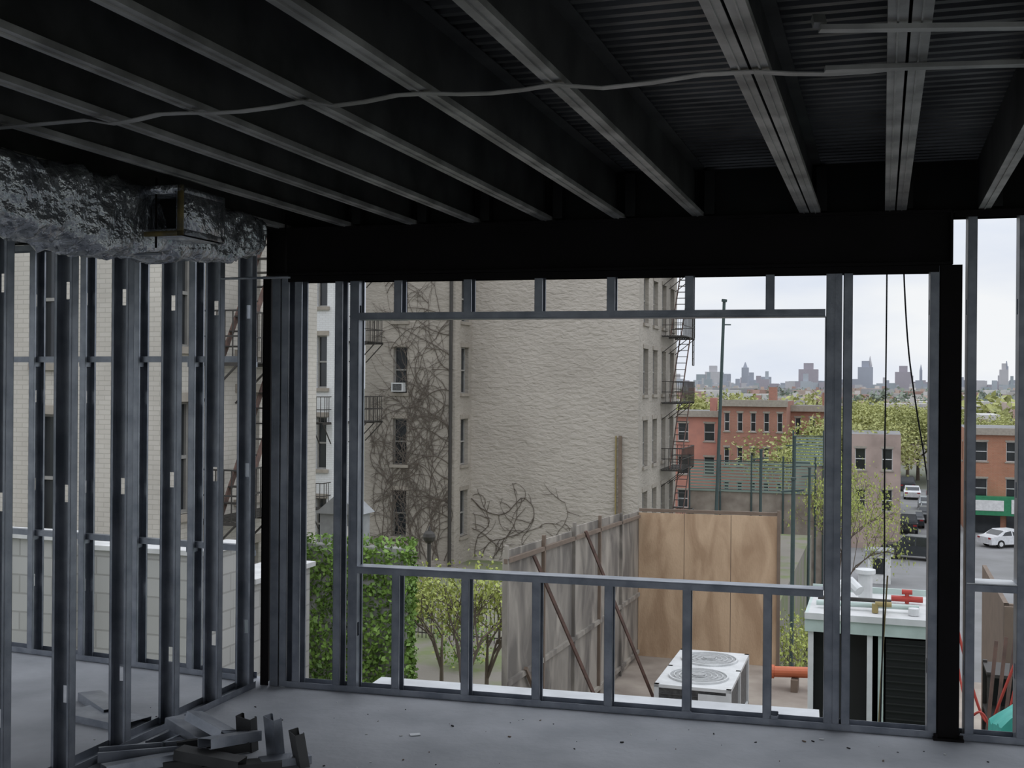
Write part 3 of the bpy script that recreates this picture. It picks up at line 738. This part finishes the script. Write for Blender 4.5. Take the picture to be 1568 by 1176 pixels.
def cable(pts,m,r=.005,name='hanging_cable'):
    c=bpy.data.curves.new(name,'CURVE'); c.dimensions='3D'; c.bevel_depth=r; c.bevel_resolution=2
    sp=c.splines.new('NURBS'); sp.points.add(len(pts)-1); sp.order_u=3; sp.use_endpoint_u=True
    for i,p in enumerate(pts): sp.points[i].co=(*p,1)
    c.materials.append(m); o=bpy.data.objects.new(name,c); scene.collection.objects.link(o)
cable([W(1.91,.12,2.55),W(1.91,.12,1.9),W(1.905,.12,1.3),W(1.91,.12,.8),W(1.90,.13,.2),W(1.89,.14,-.4)],cablek,.004)
cable([W(1.98,.12,2.55),W(2.0,.14,2.0),W(2.06,.2,1.6),W(2.12,.3,1.3),W(2.17,.35,.9),W(2.2,.35,.2),W(2.2,.35,-.5)],cablek,.004)
cable([W(1.925,.13,.75),W(1.90,.13,.3),W(1.885,.14,-.1),W(1.87,.14,-.6)],cabley,.004)
cable([G(.6,11.0,-.2),G(.75,10.8,-.9),G(.9,10.7,-1.3),G(1.0,10.6,-.9),G(1.2,10.7,-.4)],red_p,.012,'red_cord')
cable([G(.62,10.9,-.5),G(.7,10.6,-1.2),G(.85,10.5,-1.0),G(.95,10.5,-1.5),G(1.1,10.6,-1.9)],red_p,.010,'red_cord')
cable([G(1.25,11.0,-.3),G(1.1,10.8,-1.0),G(.95,10.7,-1.6),G(.8,10.6,-2.2),G(.7,10.5,-2.78)],red_p,.010,'red_cord')

# ---------------------------------------------------------------- mid distance
mb=MB()
def rowhouse(a,b,w,dp,zt_,m,cols,rows_=3,corn=True,z0=-11):
    ops=[]; st=w/cols
    for i in range(cols):
        for j in range(rows_):
            zz=zt_-1.1-j*3.2; ops.append((i*st+st*.3,i*st+st*.7,zz-1.7,zz))
    facade(mb,G(a,b),E,-D,w,z0,zt_,ops,m,mf=sign_w)
    facade(mb,G(a,b+dp),-D,-E,dp,z0,zt_,[(dp*.2,dp*.3,zt_-3,zt_-1.3),(dp*.6,dp*.7,zt_-3,zt_-1.3)],m)
    facade(mb,G(a+w,b),D,E,dp,z0,zt_,[],m)
    facade(mb,G(a+w,b+dp),-E,D,w,z0,zt_,[],m)
    mb.add([G(a,b,zt_),G(a+w,b,zt_),G(a+w,b+dp,zt_),G(a,b+dp,zt_)],[(0,1,2,3)],asphalt)
    if corn: solid(mb,a-.1,a+w+.1,b-.35,b,zt_-.5,zt_+.1,stone); solid(mb,a+w*.7,a+w*.82,b+2,b+3,zt_,zt_+1.3,m)
rowhouse(-19.4,109.4,5.0,9,-.8,coral,2); rowhouse(-14.3,107,6.0,9,.3,redbr,5); rowhouse(-8.3,112,4,9,-.2,redbr,3)
mb.build('brick_rowhouses')
mb=MB(); rowhouse(-2.6,93.6,4.0,8,-2.0,pink,2,2,False); mb.build('pink_stucco_building')
mb=MB(); rowhouse(7.0,107.4,15,12,-1.9,orangebr,6,2)
solid(mb,6.9,22.1,106.4,107.4,-9.3,-7.7,sign_g); solid(mb,7.5,10,106.35,106.4,-8.9,-8.0,sign_w); solid(mb,10.6,15,106.35,106.4,-9.1,-7.9,sign_w)
for k in range(6): solid(mb,10.9+.6*k,11.2+.6*k,106.3,106.35,-8.9,-8.2,sign_g)
for k in range(5): solid(mb,7.4+2.9*k,9.8+2.9*k,107.3,107.4,-11,-9.4,glass)
mb.build('brick_storefront_building')
mb=MB(); solid(mb,-.8,.6,77,78.5,-10.93,-9.0,sign_w); solid(mb,-1.0,.8,76.8,78.7,-9.0,-8.8,shing); solid(mb,-.5,.2,76.95,77,-10.3,-9.3,glass); mb.build('parking_booth')

mb=MB()
for b,a0,a1,zt_ in((60,-9.6,-3.2,-2.2),(64,-4.6,-2.4,-1.0)):
    a=a0
    while a<=a1+.01: mb.cyl(G(a,b,-11),G(a,b,zt_+.3),.05,poleg,6); a+=1.6
    for z in(zt_,zt_-1.5): mb.bar(G(a0,b,z),G(a1,b,z),.05,.05,poleg)
    zz=zt_-1.6
    while zz<zt_-.1: mb.add([G(a0,b-.03,zz),G(a1,b-.03,zz),G(a1,b-.03,zz+.10),G(a0,b-.03,zz+.10)],[(0,1,2,3)],greenscreen); zz+=.16
    mb.add([G(a0,b+.05,-11),G(a1,b+.05,-11),G(a1,b+.05,zt_-1.6),G(a0,b+.05,zt_-1.6)],[(0,1,2,3)],roofm)
mb.build('windscreen_fence')
mb=MB(); mb.cyl((7.85,45,-11),(8.33,45,5.0),.075,poleg,8,.06); mb.cyl((8.33,45,5.0),(8.34,45,5.1),.11,poleg,8); mb.bar((8.33,45,4.1),(8.6,45,4.1),.05,.05,poleg); mb.build('floodlight_pole')
for (x,y,zt_) in((10.0,46,-.9),(11.1,45,-.3),(12.3,50,-1.5),(13.0,50,-1.9),(8.1,33,-1.)):
    mb=MB(); mb.cyl((x,y,-11),(x+.05,y,zt_),.06,poleg,8); mb.bar((x-.3,y,zt_-.35),(x+.35,y,zt_-.3),.05,.05,poleg); mb.cyl((x+.05,y,zt_),(x+.05,y,zt_+.06),.08,poleg,8); mb.build('utility_pole')

# ---------------------------------------------------------------- cars
def car(x,y,yaw,body,suv=False,z=-10.93):
    mb=MB(); L=4.5;Wd=1.8
    if suv: pr=[(-2.2,.35),(-2.25,.95),(-1.95,1.05),(-1.7,1.72),(.5,1.75),(1.1,1.12),(2.1,.98),(2.2,.35)]
    else: pr=[(-2.2,.3),(-2.25,.85),(-1.6,.95),(-.9,1.4),(.4,1.42),(1.05,.95),(2.1,.8),(2.2,.3)]
    eu=lambda px,py,pz:(x+px*math.cos(yaw)-py*math.sin(yaw),y+px*math.sin(yaw)+py*math.cos(yaw),z+pz)
    n=len(pr); vs=[]
    for sd in(-1,1):
        for (u,v) in pr: vs.append(eu(u,sd*(Wd/2-(.16 if v>1.2 else 0)),v))
    fs=[tuple(range(n)),tuple(range(2*n-1,n-1,-1))]+[(i,(i+1)%n,n+(i+1)%n,n+i) for i in range(n)]
    mb.add(vs,fs,body)
    hi=pr[4][1]
    for sd in(-1,1):
        w1=[(pr[2][0]+.35,1.08 if suv else .98),(pr[3][0]+.1,hi-.1),(-.35,hi-.08),(-.35,1.08 if suv else .98)]
        w2=[(-.25,1.08 if suv else .98),(-.25,hi-.08),(pr[4][0]-.05,hi-.1),(pr[5][0]-.2,1.1 if suv else .98)]
        for w in(w1,w2):
            mb.add([eu(u,sd*(Wd/2+.005-(.14 if v>1.2 else 0)),v) for u,v in w],[(0,1,2,3)],glass)
        for wx in(-1.35,1.35):
            c0=Vector(eu(wx,sd*(Wd/2-.2),.33));c1=Vector(eu(wx,sd*(Wd/2+.02),.33)); mb.cyl(c0,c1,.33,tire,16); mb.cyl(c1,Vector(eu(wx,sd*(Wd/2+.03),.33)),.18,acw,12)
    for i,j in((2,3),(4,5)):
        p,q=pr[i],pr[j]
        a=(p[0]*.85+q[0]*.15,p[1]*.85+q[1]*.15+.012);b=(p[0]*.12+q[0]*.88,p[1]*.12+q[1]*.88+.012); sg=-1 if i==2 else 1
        mb.add([eu(a[0]+.02*sg,-.72,a[1]),eu(a[0]+.02*sg,.72,a[1]),eu(b[0]+.02*sg,.72,b[1]),eu(b[0]+.02*sg,-.72,b[1])],[(0,1,2,3)],glass)
    mb.add([eu(2.205,-.8,.6),eu(2.205,-.5,.6),eu(2.18,-.5,.75),eu(2.18,-.8,.75)],[(0,1,2,3)],sign_w); mb.add([eu(2.205,.5,.6),eu(2.205,.8,.6),eu(2.18,.8,.75),eu(2.18,.5,.75)],[(0,1,2,3)],sign_w)
    for y_ in(-.65,.65): mb.add([eu(-2.24,y_-.15,.7),eu(-2.24,y_+.15,.7),eu(-2.255,y_+.15,.85),eu(-2.255,y_-.15,.85)],[(0,1,2,3)],cars[3])
    mb.build('suv' if suv else 'parked_car')
car(29.6,84,math.radians(150),cars[0],True); car(39.6,91,math.radians(15),cars[1]); car(45.6,130,math.radians(72),cars[1]); car(43.0,118,math.radians(72),cars[2]); car(41.0,112,math.radians(72),cars[2]); car(36.6,104,math.radians(72),cars[0]); car(47.5,128,math.radians(72),cars[3]); car(34.6,100,math.radians(72),cars[0],True); car(48.5,140,math.radians(72),cars[0],True); car(39.4,108,math.radians(72),cars[0])

# ---------------------------------------------------------------- far city
mb=MB(); cr=random.Random(17)
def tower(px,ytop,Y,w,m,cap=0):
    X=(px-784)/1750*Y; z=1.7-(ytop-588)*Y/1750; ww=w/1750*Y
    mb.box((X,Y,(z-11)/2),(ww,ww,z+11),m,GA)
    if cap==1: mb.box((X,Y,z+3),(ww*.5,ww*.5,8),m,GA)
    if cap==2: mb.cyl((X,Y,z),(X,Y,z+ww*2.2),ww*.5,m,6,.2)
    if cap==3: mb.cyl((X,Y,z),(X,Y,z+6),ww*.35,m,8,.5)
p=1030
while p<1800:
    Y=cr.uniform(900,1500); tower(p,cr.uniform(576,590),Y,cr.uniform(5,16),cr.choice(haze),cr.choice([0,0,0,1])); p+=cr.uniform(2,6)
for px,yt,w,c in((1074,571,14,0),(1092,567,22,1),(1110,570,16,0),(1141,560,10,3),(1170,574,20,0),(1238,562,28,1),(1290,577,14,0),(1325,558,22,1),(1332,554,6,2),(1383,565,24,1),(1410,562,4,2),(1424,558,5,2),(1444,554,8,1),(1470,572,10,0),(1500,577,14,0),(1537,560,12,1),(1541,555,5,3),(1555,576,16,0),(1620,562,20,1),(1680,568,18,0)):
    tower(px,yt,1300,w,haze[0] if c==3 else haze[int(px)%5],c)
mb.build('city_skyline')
mb=MB()
for i in range(420):
    Y=cr.uniform(190,850); px=cr.uniform(1030,1800); X=(px-784)/1750*Y
    z=cr.uniform(-6,-1.5) if Y<400 else cr.uniform(-5,1.0); w=cr.uniform(8,16)
    mb.box((X,Y,(z-11)/2),(w,cr.uniform(8,16),z+11),cr.choice(mid),GA)
    mb.box((X+w*.2,Y,z+.6),(w*.15,1.5,1.4),cr.choice(mid),GA)
mb.build('distant_houses')
mb=MB()
for i in range(420):
    Y=cr.uniform(200,1100); px=cr.uniform(1030,1800); X=(px-784)/1750*Y; z=cr.uniform(-4.5,-.5); r=cr.uniform(2.5,4.5)*(1+Y/1500)
    c=Vector((X,Y,z-r*.5))
    mb.cyl((X,Y,-11),(X,Y,c.z),.4,bark,5)
    for k in range(90):
        v=Vector((cr.gauss(0,1),cr.gauss(0,1),cr.gauss(0,.6))).normalized()*r*cr.uniform(.5,1); mb.leaf(c+v,r*.2,trf if Y>350 else olive,cr)
mb.build('distant_trees')

# ---------------------------------------------------------------- world
w=bpy.data.worlds.new('overcast_sky'); scene.world=w; w.use_nodes=True
N=w.node_tree.nodes; L=w.node_tree.links; bg=N['Background']
tc=N.new('ShaderNodeTexCoord'); sp=N.new('ShaderNodeSeparateXYZ'); L.new(tc.outputs['Generated'],sp.inputs[0])
mp=N.new('ShaderNodeMapping'); mp.inputs['Scale'].default_value=(1,1,3.5); L.new(tc.outputs['Generated'],mp.inputs['Vector'])
n=N.new('ShaderNodeTexNoise'); n.inputs['Scale'].default_value=3.2; n.inputs['Detail'].default_value=5; L.new(mp.outputs[0],n.inputs['Vector'])
r=N.new('ShaderNodeValToRGB'); r.color_ramp.elements[0].position=.38; r.color_ramp.elements[1].position=.62
r.color_ramp.elements[0].color=(.75,.81,.92,1); r.color_ramp.elements[1].color=(.94,.96,.98,1); L.new(n.outputs[0],r.inputs[0])
mr=N.new('ShaderNodeMapRange'); mr.inputs[1].default_value=.1; mr.inputs[2].default_value=.9; mr.inputs[3].default_value=.96; mr.inputs[4].default_value=1.75
L.new(sp.outputs[2],mr.inputs[0]); L.new(r.outputs[0],bg.inputs['Color']); L.new(mr.outputs[0],bg.inputs['Strength'])

# ---------------------------------------------------------------- camera
cam=bpy.data.cameras.new('camera'); co=bpy.data.objects.new('camera',cam); scene.collection.objects.link(co)
co.location=(0,0,H); co.rotation_euler=(math.radians(90),math.radians(-.45),0)
cam.sensor_width=36; cam.lens=36*1750/1568; cam.clip_end=5000; cam.clip_start=.05
scene.camera=co
